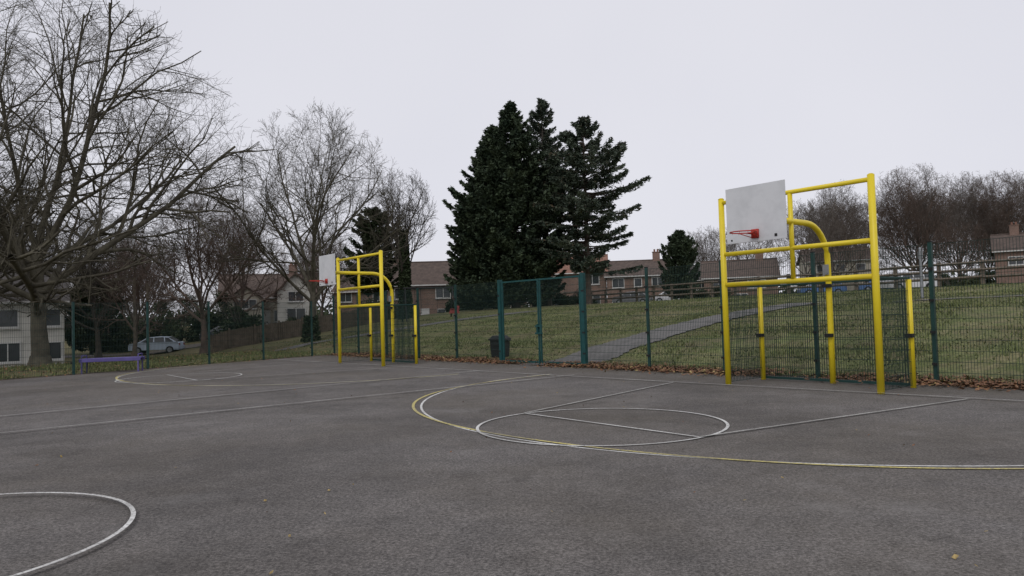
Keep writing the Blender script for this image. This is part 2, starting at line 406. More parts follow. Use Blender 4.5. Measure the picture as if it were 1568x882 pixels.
# ---------------- bench
e=empty('park_bench',(-13.75,25.55,.0),math.radians(12)); mb=MB()
for i in range(5): mb.box((0,-.2+i*.1,.50),(1.9,.085,.035))
mb.box((0,-.26,.46),(1.92,.03,.12)); mb.box((0,.26,.46),(1.92,.03,.12))
mb.build('seat',[M['purple']],e,bevel=.01)
mb=MB()
for x in (-.88,.88):
    mb.tube([(x,-.25,0),(x,-.25,.45),(x,-.1,.48),(x,.1,.48),(x,.25,.45),(x,.25,0)],.025,8)
    mb.tube([(x,-.25,.5),(x,-.24,.62),(x,.24,.62),(x,.25,.5)],.02,8)
mb.build('legs',[M['purple']],e,True)

# ---------------- litter bin
e=empty('litter_bin',(-.5,27.2,zz(-.5,27.2)),-.5); mb=MB()
mb.box((0,0,.33),(.5,.46,.62),0,0,1.12); mb.box((0,0,.675),(.64,.6,.07),0,0,.97); mb.box((0,0,.76),(.56,.52,.10),0,0,.75)
mb.box((0,-.27,.5),(.3,.02,.12)); mb.box((-.31,.1,.62),(.05,.2,.06)); mb.box((.31,.1,.62),(.05,.2,.06))
mb.box((-.2,0,.02),(.06,.4,.04)); mb.box((.2,0,.02),(.06,.4,.04))
mb.build('bin_body',[M['plastic']],e,bevel=.015)

# ---------------- swings & play
x,y=-5.6,50; e=empty('playground_swings',(x,y,zz(x,y)),.3); mb=MB()
for sx in (-1.6,1.6):
    for sy in (-.9,.9): mb.tube([(sx*1.05,sy,0),(sx,0,2.2)],.045,8)
mb.tube([(-1.75,0,2.2),(1.75,0,2.2)],.05,8)
for sx in (-.75,.75):
    for q in (-.2,.2): mb.tube([(sx+q,0,2.18),(sx+q,-.1,.55)],.012,4)
    mb.box((sx,-.1,.52),(.46,.2,.05))
mb.build('swing_frame',[M['clamp']],e)
x,y=-3.8,48.5; e=empty('spring_rider',(x,y,zz(x,y))); mb=MB()
mb.tube([(.1*math.cos(a),.1*math.sin(a),.04*a/1.6) for a in [i*.6 for i in range(24)]],.02,5,1)
mb.box((0,0,.5),(.7,.08,.28),0,0,.7); mb.box((.25,0,.72),(.16,.07,.25)); mb.box((-.1,0,.66),(.26,.22,.04)); mb.tube([(.2,-.2,.78),(.2,.2,.78)],.02,6)
mb.build('rider',[M['red'],M['galv']],e)

# ---------------- rail fence
pts=[(33,18),(27.5,29),(22.4,39),(16.6,50),(11.4,60),(6.2,70),(1,80),(-4.5,91)]
e=empty('post_and_rail_fence'); mb=MB()
for i in range(len(pts)-1):
    a,b=pts[i],pts[i+1]; L=math.hypot(b[0]-a[0],b[1]-a[1]); n=max(1,round(L/2.4)); ang=math.atan2(b[1]-a[1],b[0]-a[0])
    for k in range(n):
        x0=a[0]+(b[0]-a[0])*k/n; y0=a[1]+(b[1]-a[1])*k/n; x1=a[0]+(b[0]-a[0])*(k+1)/n; y1=a[1]+(b[1]-a[1])*(k+1)/n
        z0=zz(x0,y0); z1=zz(x1,y1); hh=1.3+random.uniform(-.04,.04)
        mb.box((x0,y0,z0+hh/2),(.15,.15,hh),0,ang+random.uniform(-.1,.1))
        for hz in (.42,.80,1.18):
            dz=random.uniform(-.03,.03)
            mb.tube([(x0-.05,y0-.08,z0+hz+dz),(x1-.05,y1-.08,z1+hz+random.uniform(-.03,.03))],.07,4)
mb.build('posts_and_rails',[M['wood']],e)
e=empty('wooden_board_fence'); mb=MB()
pts=[(-22.4,53.8),(-15.5,59.5),(-10.5,63)]
for i in range(len(pts)-1):
    a,b=pts[i],pts[i+1]; L=math.hypot(b[0]-a[0],b[1]-a[1]); n=int(L/.16); ang=math.atan2(b[1]-a[1],b[0]-a[0])
    for k in range(n):
        x=a[0]+(b[0]-a[0])*k/n; y=a[1]+(b[1]-a[1])*k/n; h=1.35+random.uniform(-.05,.05)
        mb.box((x,y,zz(x,y)+h/2),(.145,.02,h),0,ang)
    for k in range(int(L/1.9)+1):
        x=a[0]+(b[0]-a[0])*k*1.9/L; y=a[1]+(b[1]-a[1])*k*1.9/L
        mb.box((x,y-.08,zz(x,y)+.75),(.1,.1,1.5),0,ang)
mb.build('boards',[M['woodb']],e)
for (x,y,h) in ((-22.6,44.5,4.9),(-22.2,45.3,4.6)):
    mb=MB(); z=zz(x,y); mb.tube([(x,y,z),(x,y,z+h)],[.09,.075],8,0,True); mb.box((x,y,z+h-.25),(.5,.06,.08)); mb.build('wooden_pole',[M['wood']])
mb=MB(); x,y=16.4,29.8; z=zz(x,y); mb.tube([(x,y,z),(x,y,z+2.0)],.06,10,0,True); mb.tube([(x,y,z+2.0),(x,y,z+2.06)],[.075,.02],10,0,True); mb.box((x,y,z+1.75),(.04,.3,.3)); mb.build('sign_post',[M['galv']])

# ---------------- houses
def house(name,x,y,rot,w,d,eave,ridge,wall,roof,wins,dz=0,gable='x',chim=(),doors=(),upper=None):
    z0=zz(x,y)-.3+dz
    e=empty(name,(x,y,z0),math.radians(rot))
    mb=MB(); h=w/2; q=d/2
    if upper:
        zs=[-.6,upper[0],eave]; ms=[0,1]
    else: zs=[-.6,eave]; ms=[0]
    for i,mi in enumerate(ms):
        za,zb=zs[i],zs[i+1]
        for a,b in (((-h,-q),(h,-q)),((h,-q),(h,q)),((h,q),(-h,q)),((-h,q),(-h,-q))):
            mb.quad((*a,za),(*b,za),(*b,zb),(*a,zb),mi)
    gm=ms[-1]
    if gable=='x':
        for s in (-1,1):
            n=len(mb.v); mb.v+=[(s*h,-q,eave),(s*h,q,eave),(s*h,0,ridge)]; mb.f.append((n,n+1,n+2)); mb.m.append(gm)
    else:
        for s in (-1,1):
            n=len(mb.v); mb.v+=[(-h,s*q,eave),(h,s*q,eave),(0,s*q,ridge)]; mb.f.append((n,n+1,n+2)); mb.m.append(gm)
    mb.build('walls',[wall,upper[1] if upper else wall],e)
    rb=MB(); o=.35; th=.14
    if gable=='x':
        sl=(ridge-eave)/q
        for s in (-1,1):
            a=(-h-o,s*(q+o),eave-sl*o); b=(h+o,s*(q+o),eave-sl*o); c=(h+o,0,ridge); dd=(-h-o,0,ridge)
            up=lambda p:(p[0],p[1],p[2]+th)
            rb.quad(up(a),up(b),up(c),up(dd)); rb.quad(a,b,up(b),up(a)); rb.quad(a,dd,c,b)
            rb.quad(a,up(a),up(dd),dd); rb.quad(b,c,up(c),up(b))
        rb.tube([(-h-o,0,ridge+th),(h+o,0,ridge+th)],.1,6)
    else:
        sl=(ridge-eave)/h
        for s in (-1,1):
            a=(s*(h+o),-q-o,eave-sl*o); b=(s*(h+o),q+o,eave-sl*o); c=(0,q+o,ridge); dd=(0,-q-o,ridge)
            up=lambda p:(p[0],p[1],p[2]+th)
            rb.quad(up(a),up(b),up(c),up(dd)); rb.quad(a,b,up(b),up(a)); rb.quad(a,dd,c,b)
            rb.quad(a,up(a),up(dd),dd); rb.quad(b,c,up(c),up(b))
        rb.tube([(0,-q-o,ridge+th),(0,q+o,ridge+th)],.1,6)
    rb.build('roof',[roof],e)
    fb=MB(); gb=MB()
    for (wx,wz,ww,wh) in wins:
        yy=-q-.03
        gb.box((wx,-q-.01,wz),(ww-.1,.04,wh-.1))
        for s in (-1,1):
            fb.box((wx+s*ww/2,yy,wz),(.08,.1,wh+.08)); fb.box((wx,yy,wz+s*wh/2),(ww-.08,.1,.08))
        k=max(1,round(ww/.75))
        for j in range(1,k): fb.box((wx-ww/2+ww*j/k,yy,wz),(.05,.08,wh-.08))
        fb.box((wx,yy-.03,wz-wh/2-.08),(ww+.2,.16,.06))
    fb.box((0,-q-.37 if gable=='x' else -q-.05,eave-.12 if gable=='x' else eave-.1),(w+.6 if gable=='x' else .02,.05,.12))
    for (dx,dw) in doors: fb.box((dx,-q-.02,1.05),(dw,.06,2.1))
    fb.build('window_frames',[M['frame']],e); 
    if wins: gb.build('windows',[M['glass']],e)
    for i,cx in enumerate(chim):
        cb=MB(); cb.box((cx,0,ridge+.35),(.9,.6,1.5)); cb.box((cx,0,ridge+1.13),(1.0,.7,.08)); cb.tube([(cx-.2,0,ridge+1.1),(cx-.2,0,ridge+1.5)],.11,8,1); cb.tube([(cx+.2,0,ridge+1.1),(cx+.2,0,ridge+1.5)],.11,8,1)
        cb.build('chimney_%d'%(i+1),[M['brick'],M['tiler']],e)
house('white_house',-33.2,49,32,6.2,7,4.5,6.4,M['render'],M['tileg'],[(2.45,3.4,.95,1.1),(.1,3.4,1.1,1.1),(2.45,1.3,1.0,1.1),(.1,1.3,1.3,1.2),(-2.0,3.4,1.1,1.1)],0,'x',(-1,))
house('cream_house',-26.4,81,18,9.5,7,3.5,5.9,M['cream'],M['tile'],[(-2.5,1.5,2.2,1.3),(1.2,1.5,1.6,1.2),(3.6,1.5,1.2,1.2)],.3,'x',(2.5,),((-.4,.9),))
house('cream_house',-22.6,77.5,18,3.6,4,3.8,5.6,M['render'],M['tile'],[(0,3.3,1.5,1.0),(0,1.5,1.8,1.2)],.3,'y')
house('cream_house',-27.4,76.5,18,3.4,3,3.6,4.9,M['cream'],M['tile'],[(0,3.1,2.1,.9),(0,1.3,2.2,1.1)],.3,'y')
house('brick_house',-9.3,80,5,7.5,7,4.6,7.0,M['brick'],M['tile'],[(-2.3,3.7,1.5,1.1),(1.9,3.7,1.5,1.1),(-2.2,1.4,1.8,1.2),(2.1,1.4,1.6,1.2)],-1.0,'x',(-2.8,),((0,.9),))
house('brick_house',-16.5,90,-12,7.5,7,4.4,6.7,M['brick'],M['tile'],[(-2.3,3.7,1.5,1.1),(1.9,3.7,1.5,1.1)],-.5,'x',(2,))
house('brick_terrace_house',8.0,97,-8,8.5,7,5.1,7.3,M['brick'],M['tiler'],[(-2.7,4.1,1.7,1.1),(2.6,4.1,1.7,1.1),(-2.6,1.5,2.0,1.3),(2.6,1.5,1.8,1.2)],-.4,'x',(),((0,.9),))
house('brick_terrace_house',16.0,95,-8,7.6,7,5.0,6.9,M['brick'],M['tile'],[(-2.4,4.1,1.4,1.1),(0,4.1,.9,1.0),(2.4,4.1,1.4,1.1),(-2.2,1.5,2.0,1.3),(2.2,1.5,1.8,1.2)],-1.0,'x',(2.5,),((0,.9),))
house('brick_terrace_house',22.5,98,-8,6.5,7,4.4,6.3,M['brick'],M['tileg'],[(-2,3.7,1.4,1.1),(2,3.7,1.4,1.1)],-1.0,'x')
house('brick_house',27.5,90,-15,8.2,7,3.7,5.7,M['brick'],M['tile'],[(-2.5,2.8,1.5,.9),(1.8,2.8,1.9,.9),(0,1.2,1.5,1)],-.5,'x',(2.4,))
house('cream_house',43.5,100,-12,8.0,7,4.8,6.4,M['cream'],M['tile'],[(-2.4,3.8,1.1,.9),(0,3.8,1.1,.9),(2.4,3.8,1.1,.9)],0,'x')
house('brick_house',60.0,84,-32,9,7,4.3,6.2,M['brick'],M['tile'],[(-2.6,3.1,1.4,.9),(2.4,3.1,1.4,.9)],0,'x',(-2.5,))

# ---------------- cars
def car(name,x,y,rot,col,z=None):
    e=empty(name,(x,y,zz(x,y)+.05 if z is None else z),math.radians(rot))
    prof=[(-2.05,.35),(-2.08,.62),(-1.98,.92),(-1.25,.98),(-.55,1.02),(.9,1.02),(1.75,1.0),(2.02,.92),(2.08,.6),(2.05,.32)]
    mb=MB(); n=len(prof)
    secs=[(-.80,.03),(-.87,0),(.87,0),(.80,.03)]
    for yv,ins in secs:
        for (px,pz) in prof: mb.v.append((px*(1-ins),yv,pz-(ins if pz>.8 else 0)))
    for s in range(3):
        for i in range(n-1):
            a=s*n+i; mb.f.append((a,a+1,a+n+1,a+n)); mb.m.append(0)
    mb.f.append(tuple(range(n))); mb.m.append(0); mb.f.append(tuple(range(3*n,4*n))[::-1]); mb.m.append(0)
    cab=[(-1.35,.98),(-.55,1.42),(.2,1.48),(1.15,1.42),(1.85,.98)]
    k=len(cab); n1=len(mb.v)
    for yv in (-1,1):
        for (px,pz) in cab:
            t=(pz-.98)/.5; mb.v.append((px,yv*(.82-.16*t),pz))
    for i in range(k-1): mb.f.append((n1+i,n1+k+i,n1+k+i+1,n1+i+1)); mb.m.append(1 if i in (0,3) else 0)
    mb.f.append(tuple(n1+i for i in range(k))); mb.m.append(0); mb.f.append(tuple(n1+k+i for i in range(k))[::-1]); mb.m.append(0)
    mb.build('body',[col,M['glass']],e,bevel=.03)
    gb=MB()
    for s in (-1,1):
        for (a,b,c,d) in (((-1.05,1.02),(-.05,1.02),(-.05,1.40),(-.52,1.37)),((.05,1.02),(.85,1.02),(.80,1.40),(.05,1.41)),((.95,1.02),(1.6,1.02),(1.15,1.36),(.9,1.39))):
            P=[]
            for (px,pz) in (a,b,c,d):
                t=(pz-.98)/.5; P.append((px,s*(.835-.16*t),pz))
            gb.quad(*P)
    gb.build('side_windows',[M['glass']],e)
    wb=MB()
    for px in (-1.3,1.3):
        for s in (-1,1):
            wb.tube([(px,s*.68,.32),(px,s*.885,.32)],.32,18,0,True); wb.tube([(px,s*.886,.32),(px,s*.895,.32)],.2,12,1,True)
    wb.build('wheels',[M['tyre'],M['galv']],e)
    lb=MB()
    for s in (-1,1): lb.box((-2.04,s*.62,.72),(.08,.34,.16)); lb.box((2.05,s*.66,.78),(.06,.26,.2),1)
    lb.build('lamps',[M['lamp'],M['red']],e)
silver=carpaint('car_silver_blue',(.44,.52,.62)); blue=carpaint('car_blue',(.06,.13,.30)); whitec=carpaint('car_white',(.6,.6,.62)); dark=carpaint('car_dark',(.03,.035,.05)); greyc=carpaint('car_grey',(.16,.16,.17))
car('parked_car',-30.9,64.6,8,silver)
car('parked_car',-25.6,66.5,8,dark)
car('parked_car',29.5,71,-10,blue); car('parked_car',34.6,70,-10,blue)
car('parked_car',28.0,53,15,whitec)
car('parked_car',13.2,82,-20,greyc)
car('parked_car',17.5,82,-10,whitec)
drape('road',[(-60,60),(-31,66.5),(-16,71),(0,84),(14,84),(28,78),(50,60),(75,35)],5.0,M['asphalt'],.05,0,200,9)

# ---------------- bare trees
def baretree(name,x,y,H,R,trunk_h,r0,mat,seed,nmain=7,counts=(9,7,6,4),a_lo=62,a_hi=14,trop=.08,lean=(0,0),zc=None,twr=.008,l1=.58,t0=.6,w1=.19):
    rng=random.Random(seed); mb=MB(); ra=rng.uniform
    cz=(trunk_h*.3+H)/2 if zc is None else zc; sz=H-cz
    nseg=(6,9,6,4,3,2); wob=(.08,w1,.25,.28,.3,.3); kk=(10,7,5,4,3,3)
    def inside(p): return (p[0]/R)**2+(p[1]/R)**2+((p[2]-cz)/sz)**2
    def grow(p,d,L,r,lv):
        n=nseg[lv]; pts=[p]; rad=[r]; st=L/n; dirs=[d]
        rend=max(twr*.6,r*(.45 if lv==0 else .22))
        for i in range(n):
            w=wob[lv]
            tz=ra(-w,w)+(trop if lv>1 else trop*.6 if lv==1 else 0)
            d=(d[0]+ra(-w,w),d[1]+ra(-w,w),d[2]+tz); l=math.sqrt(d[0]**2+d[1]**2+d[2]**2); d=(d[0]/l,d[1]/l,d[2]/l)
            q=(p[0]+d[0]*st,p[1]+d[1]*st,p[2]+d[2]*st)
            if lv>0:
                ev=inside(q)
                if ev>1.0+ra(-.2,.15) and ev>inside(p):
                    if lv>=2 or i>=3: break
                    st*=.6
            p=q; pts.append(p); rad.append(r+(rend-r)*((i+1)/n)); dirs.append(d)
        if len(pts)<2: return
        mb.tube(pts,rad,kk[lv])
        if lv==0: return pts,rad,dirs
        if lv-1>=len(counts): return
        m=len(pts)-1
        c=counts[lv-1]
        c=max(2,int(c*(.35+.65*m/n)+.5))
        for j in range(c):
            t=(.16+.84*(j+ra(.2,.9))/c)*m
            i=min(m-1,int(t)); f=t-i
            P=tuple(pts[i][q]+(pts[i+1][q]-pts[i][q])*f for q in (0,1,2)); rr=rad[i]+(rad[i+1]-rad[i])*f
            D=Vector(dirs[i+1]); 
            perp=D.cross(Vector((ra(-1,1),ra(-1,1),ra(-1,1))))
            if perp.length<.05: perp=D.orthogonal()
            perp.normalize(); an=math.radians(ra(26,60))
            nd=D*math.cos(an)+perp*math.sin(an)
            nl=L*ra(.40,.64)*(1.08-.4*t/m)
            grow(P,(nd.x,nd.y,nd.z),nl,max(twr,rr*.7),lv+1)
    d0=Vector((lean[0],lean[1],1)).normalized()
    pts,rad,dirs=grow((0,0,-.2),tuple(d0),trunk_h*1.35,r0,0)
    mb.tube([(0,0,-.35),(0,0,.0),(0,0,.55)],[r0*1.8,r0*1.35,r0*1.0],10)
    m=len(pts)-1
    for j in range(nmain):
        s=j/(nmain-1)
        t=(t0+(1-t0)*s)*m; i=min(m-1,int(t)); f=t-i
        P=tuple(pts[i][q]+(pts[i+1][q]-pts[i][q])*f for q in (0,1,2)); rr=rad[i]+(rad[i+1]-rad[i])*f
        az=j*2.399+ra(-.35,.35)+seed; an=math.radians(a_lo+(a_hi-a_lo)*s+ra(-7,7))
        D=Vector((math.cos(az)*math.sin(an),math.sin(az)*math.sin(an),math.cos(an)))
        grow(P,tuple(D),H*l1*ra(.9,1.12),rr*ra(.5,.75),1)
    return mb.build(name,[mat],None,True,(x,y,zz(x,y)),0)
t1=baretree('oak_tree',-21.9,34.5,17.8,10.2,4.4,.42,M['bark'],12,12,(12,8,6,4),76,10,.02,(-.03,0),twr=.0066,l1=.74,t0=.45,w1=.14)
baretree('oak_tree',-30.5,38,16.5,8.0,3.6,.42,M['bark'],5,8,(9,8,5,4),65,12,.05,twr=.007)
t2=baretree('bare_tree',-21.2,51,12.4,4.8,3.0,.24,M['barkr'],21,9,(9,7,5,4),56,10,.08,twr=.0075)
t3=baretree('ash_tree',-12.6,46.5,15.4,6.5,3.0,.30,M['bark'],33,9,(10,7,6,4),60,8,.07,twr=.0072,l1=.66,w1=.16)
t4=baretree('bare_tree',-8.4,58.5,12.4,2.8,3.4,.22,M['barkd'],44,7,(8,6,5,3),38,6,.12,twr=.009)
def inst(name,src,x,y,s,rz,mat=None,sz=1.0):
    o=addobj(name,src.data,None,(x,y,zz(x,y)),rz); o.scale=(s,s,s*sz)
    if mat:
        o.material_slots[0].link='OBJECT'; o.material_slots[0].material=mat
    return o
tf1=baretree('bare_tree',33.5,84,12.2,4.4,2.6,.19,M['barkg'],61,8,(9,6,5,3),55,10,.10,twr=.010)
tf2=baretree('bare_tree',49.5,92,16.0,5.8,2.6,.23,M['barkr'],71,9,(9,7,5,3),54,8,.10,twr=.010)
for (s,x,y,k,r,mt) in [(tf2,53.5,98,1.08,2.1,'barkg'),(tf2,57.5,95,.93,4.0,'barkg'),(tf2,63,95,.98,1.2,'barkr'),(tf2,67.5,100,1.02,3.0,'barkg'),(tf2,74,104,1.05,.5,'barkg'),(tf2,45.5,104,1.0,5.2,'barkg'),
    (tf2,58,106,1.08,.9,'barkr'),(tf2,65,108,1.12,2.7,'barkr'),(tf1,52,86,.72,1.9,'barkr'),(tf2,72,112,1.15,4.4,'barkr'),(tf1,47,108,1.25,2.9,'barkr'),
    (tf1,38,88,1.05,2.0,'barkg'),(tf1,41.5,94,.9,.7,'barkr'),(tf1,25.5,103,.9,1.0,'barkg'),(tf1,28.5,106,1.0,3.0,'barkg'),(tf1,35,108,1.05,5,'barkg'),(tf1,60,110,1.3,2.5,'barkg'),(tf1,69,88,1.0,1.1,'barkg'),(tf2,51,112,1.12,.3,'barkg'),
    (t2,-33.4,60,1.0,1.0,'barkd'),(t2,-38,56,1.1,2.4,'barkd'),(t2,-26.5,72,1.05,4.0,'barkr'),(t3,-47,62,.9,.4,'barkd'),(t2,-17.5,68,.75,5,'barkr'),(t2,-3.8,90,.7,3.6,'barkg'),
    (tf2,-42,84,.85,1,'barkg'),(tf2,-34,90,.9,2,'barkg'),(tf2,-50,86,.9,3,'barkg'),(tf1,-27,94,1.0,4,'barkg'),(tf1,-21,94,1.0,5,'barkg'),(tf1,-38.5,78,1.05,5.7,'barkg'),(tf2,-58,82,1,3.9,'barkg'),(t2,-29.5,58,.8,5.1,'barkr')]:
    inst('bare_tree',s,x,y,k,r,M[mt])

# ---------------- conifers
def conifer(name,x,y,H,prof,nb,per,mat,seed,up=.15,droop=-.1,start=.02,ln=.34,wd=.11,gap=0,trunk=None,thick=.22,inner=.25,az_bias=None,var=(.62,1.12),uph=0.0,tr=1.0):
    rs=np.random.RandomState(seed); e=empty(name,(x,y,zz(x,y)))
    mb=MB(); mb.tube([(0,0,-.3),(0,0,H*.5),(0,0,H*.97)],[H*.022*tr,H*.013*tr,.02],8)
    Cs=[];Ds=[]
    for b in range(nb):
        h=start+(1-start)*(b+rs.rand())/nb
        R=prof(h)*rs.uniform(*var)
        az=rs.uniform(0,2*math.pi)
        if az_bias: R*=1+az_bias[1]*math.cos(az-az_bias[0])
        if gap and rs.rand()<gap*(1.3-h): 
            R*=.5
        z0=H*h; o=np.array([math.cos(az),math.sin(az),0])
        n=int(per*(R+.3)); u_=up+uph*max(0,h-.5)
        t=inner+(1-inner)*rs.rand(n)**.8
        zc=z0+R*(droop*t+u_*t*t*1.6)
        lat=np.array([-o[1],o[0],0]); lw=(rs.randn(n))*thick*R*(1.05-t)*.9+rs.randn(n)*.08
        C=o[None]*(R*t)[:,None]+lat[None]*lw[:,None]; C[:,2]=zc-np.abs(rs.randn(n))*.16
        D=o[None]*rs.uniform(.3,1,(n,1))+lat[None]*(np.sign(lw)*rs.uniform(0,.9,n))[:,None]+rs.randn(n,3)*.3; D[:,2]+=rs.uniform(-.6,.35,n)+u_
        Cs.append(C);Ds.append(D)
        tt=[0,.35,.7,1]
        mb.tube([(o[0]*R*q,o[1]*R*q,z0+R*(droop*q+u_*q*q*1.6)) for q in tt],[.05+R*.008,.04,.025,.01],4)
    C=np.concatenate(Cs);D=np.concatenate(Ds)
    C2=np.zeros((400,3)); C2[:,2]=H*(1-.09*rs.rand(400)); C2[:,:2]=rs.randn(400,2)*((H*1.0-C2[:,2])*.22)[:,None]; D2=rs.randn(400,3)*.4; D2[:,2]+=1
    C=np.concatenate([C,C2]);D=np.concatenate([D,D2]); n=len(C)
    P=leafquads(C,D,ln*rs.uniform(.5,1.4,n),wd*rs.uniform(.6,1.5,n))
    mb.build('trunk_and_branches',[trunk or M['barkd']],e)
    quads_np('foliage',P,[mat],e)
conifer('cypress_tree',.3,61,17.0,lambda h:min(4.5,(1.02-h)*8.2)*(1 if h>.12 else .9)+.1,430,46,M['cyp'],1,.30,-.05,.01,.42,.16,inner=.4)
conifer('cypress_tree',-1.3,60.6,15.0,lambda h:min(3.6,(1.02-h)*7.0)+.1,330,46,M['cyp'],2,.30,-.05,.01,.42,.16,inner=.4)
conifer('cypress_tree',-2.6,60.8,9.8,lambda h:min(2.4,(1.03-h)*5.0)+.1,200,46,M['cyp'],8,.30,-.05,.01,.42,.16,inner=.4)
conifer('cedar_tree',3.0,63.5,17.8,lambda h:min(3.8,(1.01-h)*8)+.25,120,66,M['cedar'],3,.12,.0,.40,.36,.10,inner=.2,thick=.22,uph=.5,gap=.3)
conifer('cedar_tree',6.0,58.5,14.8,lambda h:min(5.0,(1.02-h)*13)*(1 if h>.3 else .85)+.2,190,60,M['cedar'],4,.08,-.02,.16,.36,.11,inner=.32,thick=.19,trunk=M['barkr'],az_bias=(0,.16),uph=.45,gap=.42,var=(.5,1.10),tr=.8)
conifer('yew_tree',13.6,60,5.6,lambda h:1.55*min(1,(1.03-h)*2.2)**.7,160,60,M['cyp'],6,.5,0,.02,.3,.12,inner=.3)
conifer('yew_tree',-11.6,63,9.6,lambda h:2.7*min(1,(1.03-h)*2.4)**.6,130,50,M['ivy'],9,.3,0,.25,.32,.16,inner=.3,gap=.3)
conifer('yew_tree',-38.5,68,7.6,lambda h:3.0*min(1,(1.03-h)*2.0)**.6,150,46,M['ivy'],19,.3,0,.03,.36,.18,inner=.3)
conifer('yew_tree',-44.5,66,8.8,lambda h:3.4*min(1,(1.03-h)*2.0)**.6,150,46,M['ivy'],20,.3,0,.03,.36,.18,inner=.3)

# ---------------- bushes
def bush(name,cx,cy,rx,ry,h,mat,seed,nc=26,per=420,size=.16):
    rs=np.random.RandomState(seed); Cs=[];Ds=[]
    for i in range(nc):
        a=rs.uniform(0,6.283); q=math.sqrt(rs.rand()); r=rs.uniform(.35,.8)*min(h*.35,1.1)
        px=rx*q*math.cos(a); py=ry*q*math.sin(a); top=h*(1-.55*q*q)*rs.uniform(.75,1.08)
        pz=rs.uniform(.15,1)*top-r*.5
        d=rs.randn(per,3); d/=np.linalg.norm(d,axis=1,keepdims=True)
        rr=r*rs.uniform(.45,1.2,(per,1)); Cs.append(np.array([px,py,max(pz,r*.4)])+d*rr*np.array([1.15,1.15,.9])); Ds.append(d+rs.randn(per,3)*.7)
    C=np.concatenate(Cs);D=np.concatenate(Ds);n=len(C)
    P=leafquads(C,D,size*rs.uniform(.6,1.5,n),size*.6*rs.uniform(.6,1.4,n))
    e=empty(name,(cx,cy,zz(cx,cy))); quads_np('foliage',P,[mat],e)
    mb=MB()
    for i in range(14):
        a=rs.uniform(0,6.28); mb.tube([(0,0,0),(rx*.3*math.cos(a),ry*.3*math.sin(a),h*.4),(rx*.7*math.cos(a),ry*.7*math.sin(a),h*rs.uniform(.85,1.25))],[.05,.03,.01],4)
    mb.build('stems',[M['barkd']],e)
for i,(x,y,rx,ry,h,mt) in enumerate([(-39,52,2.0,2.0,3.2,'ivy'),(-33,74,3.4,2.2,5.0,'ivy'),(-29.5,75,3.0,2,5.2,'ivy'),(-38,74,3.4,2,5.2,'ivy'),(-20.9,58.2,2.0,1.6,3.0,'ivy'),(-17.5,61,1.6,1.5,1.8,'hedge'),
    (-26.2,70.5,1.8,1.4,3.0,'ivy'),(-43,58,4,2,4.5,'ivy'),(-48,56,4,3,5,'ivy'),
    (-12,70,3,1.5,2.6,'hedge'),(-4.2,72,2,1.5,1.8,'ivy'),(4.5,68,3,1.6,1.6,'ivy'),(20.5,76,2.6,1.3,1.5,'hedge'),(35,86,4,1.5,1.8,'hedge'),(45,88,3,1.5,2.4,'hedge'),(53,86,5,1.5,2.8,'hedge'),(38,64,2,1.2,1.0,'hedge'),(-52,72,6,3,6,'ivy')]):
    bush('ivy_bush' if mt=='ivy' else 'hedge_bush',x,y,rx,ry,h,M[mt],100+i,nc=26,per=340,size=.22)
rs=np.random.RandomState(5)
for (x0,y0,hh_) in ((-8.4,58.5,7),(-12.6,46.5,1.6)):
    n=int(700*hh_); h=rs.rand(n)*hh_; a=rs.rand(n)*6.28; r=.25+rs.rand(n)*.35*(1.1-h/(hh_+1))
    C=np.stack([r*np.cos(a),r*np.sin(a),h],1); e=empty('trunk_ivy',(x0,y0,zz(x0,y0))); quads_np('foliage',leafquads(C,rs.randn(n,3),.2*np.ones(n),.14*np.ones(n)),[M['ivy']],e)

# ---------------- distant tree line
rs=np.random.RandomState(9); Q=[];MI=[]
for i in range(130):
    a=math.radians(rs.uniform(-52,52)); Dd=rs.uniform(125,190); x=Dd*math.sin(a); y=Dd*math.cos(a); h=rs.uniform(7,12)*(1.3 if x>40 else 1.0); R=h*rs.uniform(.3,.45); z=T(x,y)
    n=480; d=rs.randn(n,3); d[:,2]=np.abs(d[:,2])*1.1+.1; d/=np.linalg.norm(d,axis=1,keepdims=True)
    c0=np.array([x,y,z+h*.3]); rad=rs.uniform(.3,1,(n,1)); C=c0+d*rad*np.array([R,R,h*.7]); 
    Q.append(leafquads(C,d+rs.randn(n,3)*.35,rs.uniform(.8,1.8,n),.055*np.ones(n))); MI.append(np.zeros(n))
    m=110; C=np.array([x,y,z])+rs.randn(m,3)*np.array([R*1.2,R,.9])+np.array([0,0,1.0]); Q.append(leafquads(C,rs.randn(m,3),rs.uniform(.6,1.3,m),rs.uniform(.5,.9,m))); MI.append(np.ones(m))
quads_np('distant_trees',np.concatenate(Q),[M['barkg'],M['hedge']],mi=np.concatenate(MI))

# ---------------- grass blades
rs=np.random.RandomState(3); n=420000
x=rs.uniform(-26,34,n); y=rs.uniform(4,52,n)
t=N[0]*x+N[1]*y-15.05; w_=-.811*(x+8.2)+.585*(y-34.1); dist=np.hypot(x,y)
dp=np.full(n,9.)
cl=np.array(PATH)
for i in range(len(cl)-1):
    a,b=cl[i],cl[i+1]; ab=b-a; u=np.clip(((x-a[0])*ab[0]+(y-a[1])*ab[1])/(ab@ab),0,1)
    dp=np.minimum(dp,np.hypot(x-a[0]-u*ab[0],y-a[1]-u*ab[1])+.25*(i/6))
keep=((t>.15)|(w_>.15))&(np.abs(x)<.75*y+3)&(dp>1.08)&(rs.rand(n)<np.clip(1.5-dist/45,.25,1))
keep&=~((w_>.1)&(rs.rand(n)<.45))
patch=np.sin(x*.9+2*np.sin(y*.5))+np.sin(y*1.1+1.5*np.sin(x*.7))+rs.randn(n)*.8
keep&=patch>-.6
x=x[keep];y=y[keep]; n=len(x); z=np.array([T(a,b) for a,b in zip(x,y)])
t=N[0]*x+N[1]*y-15.05
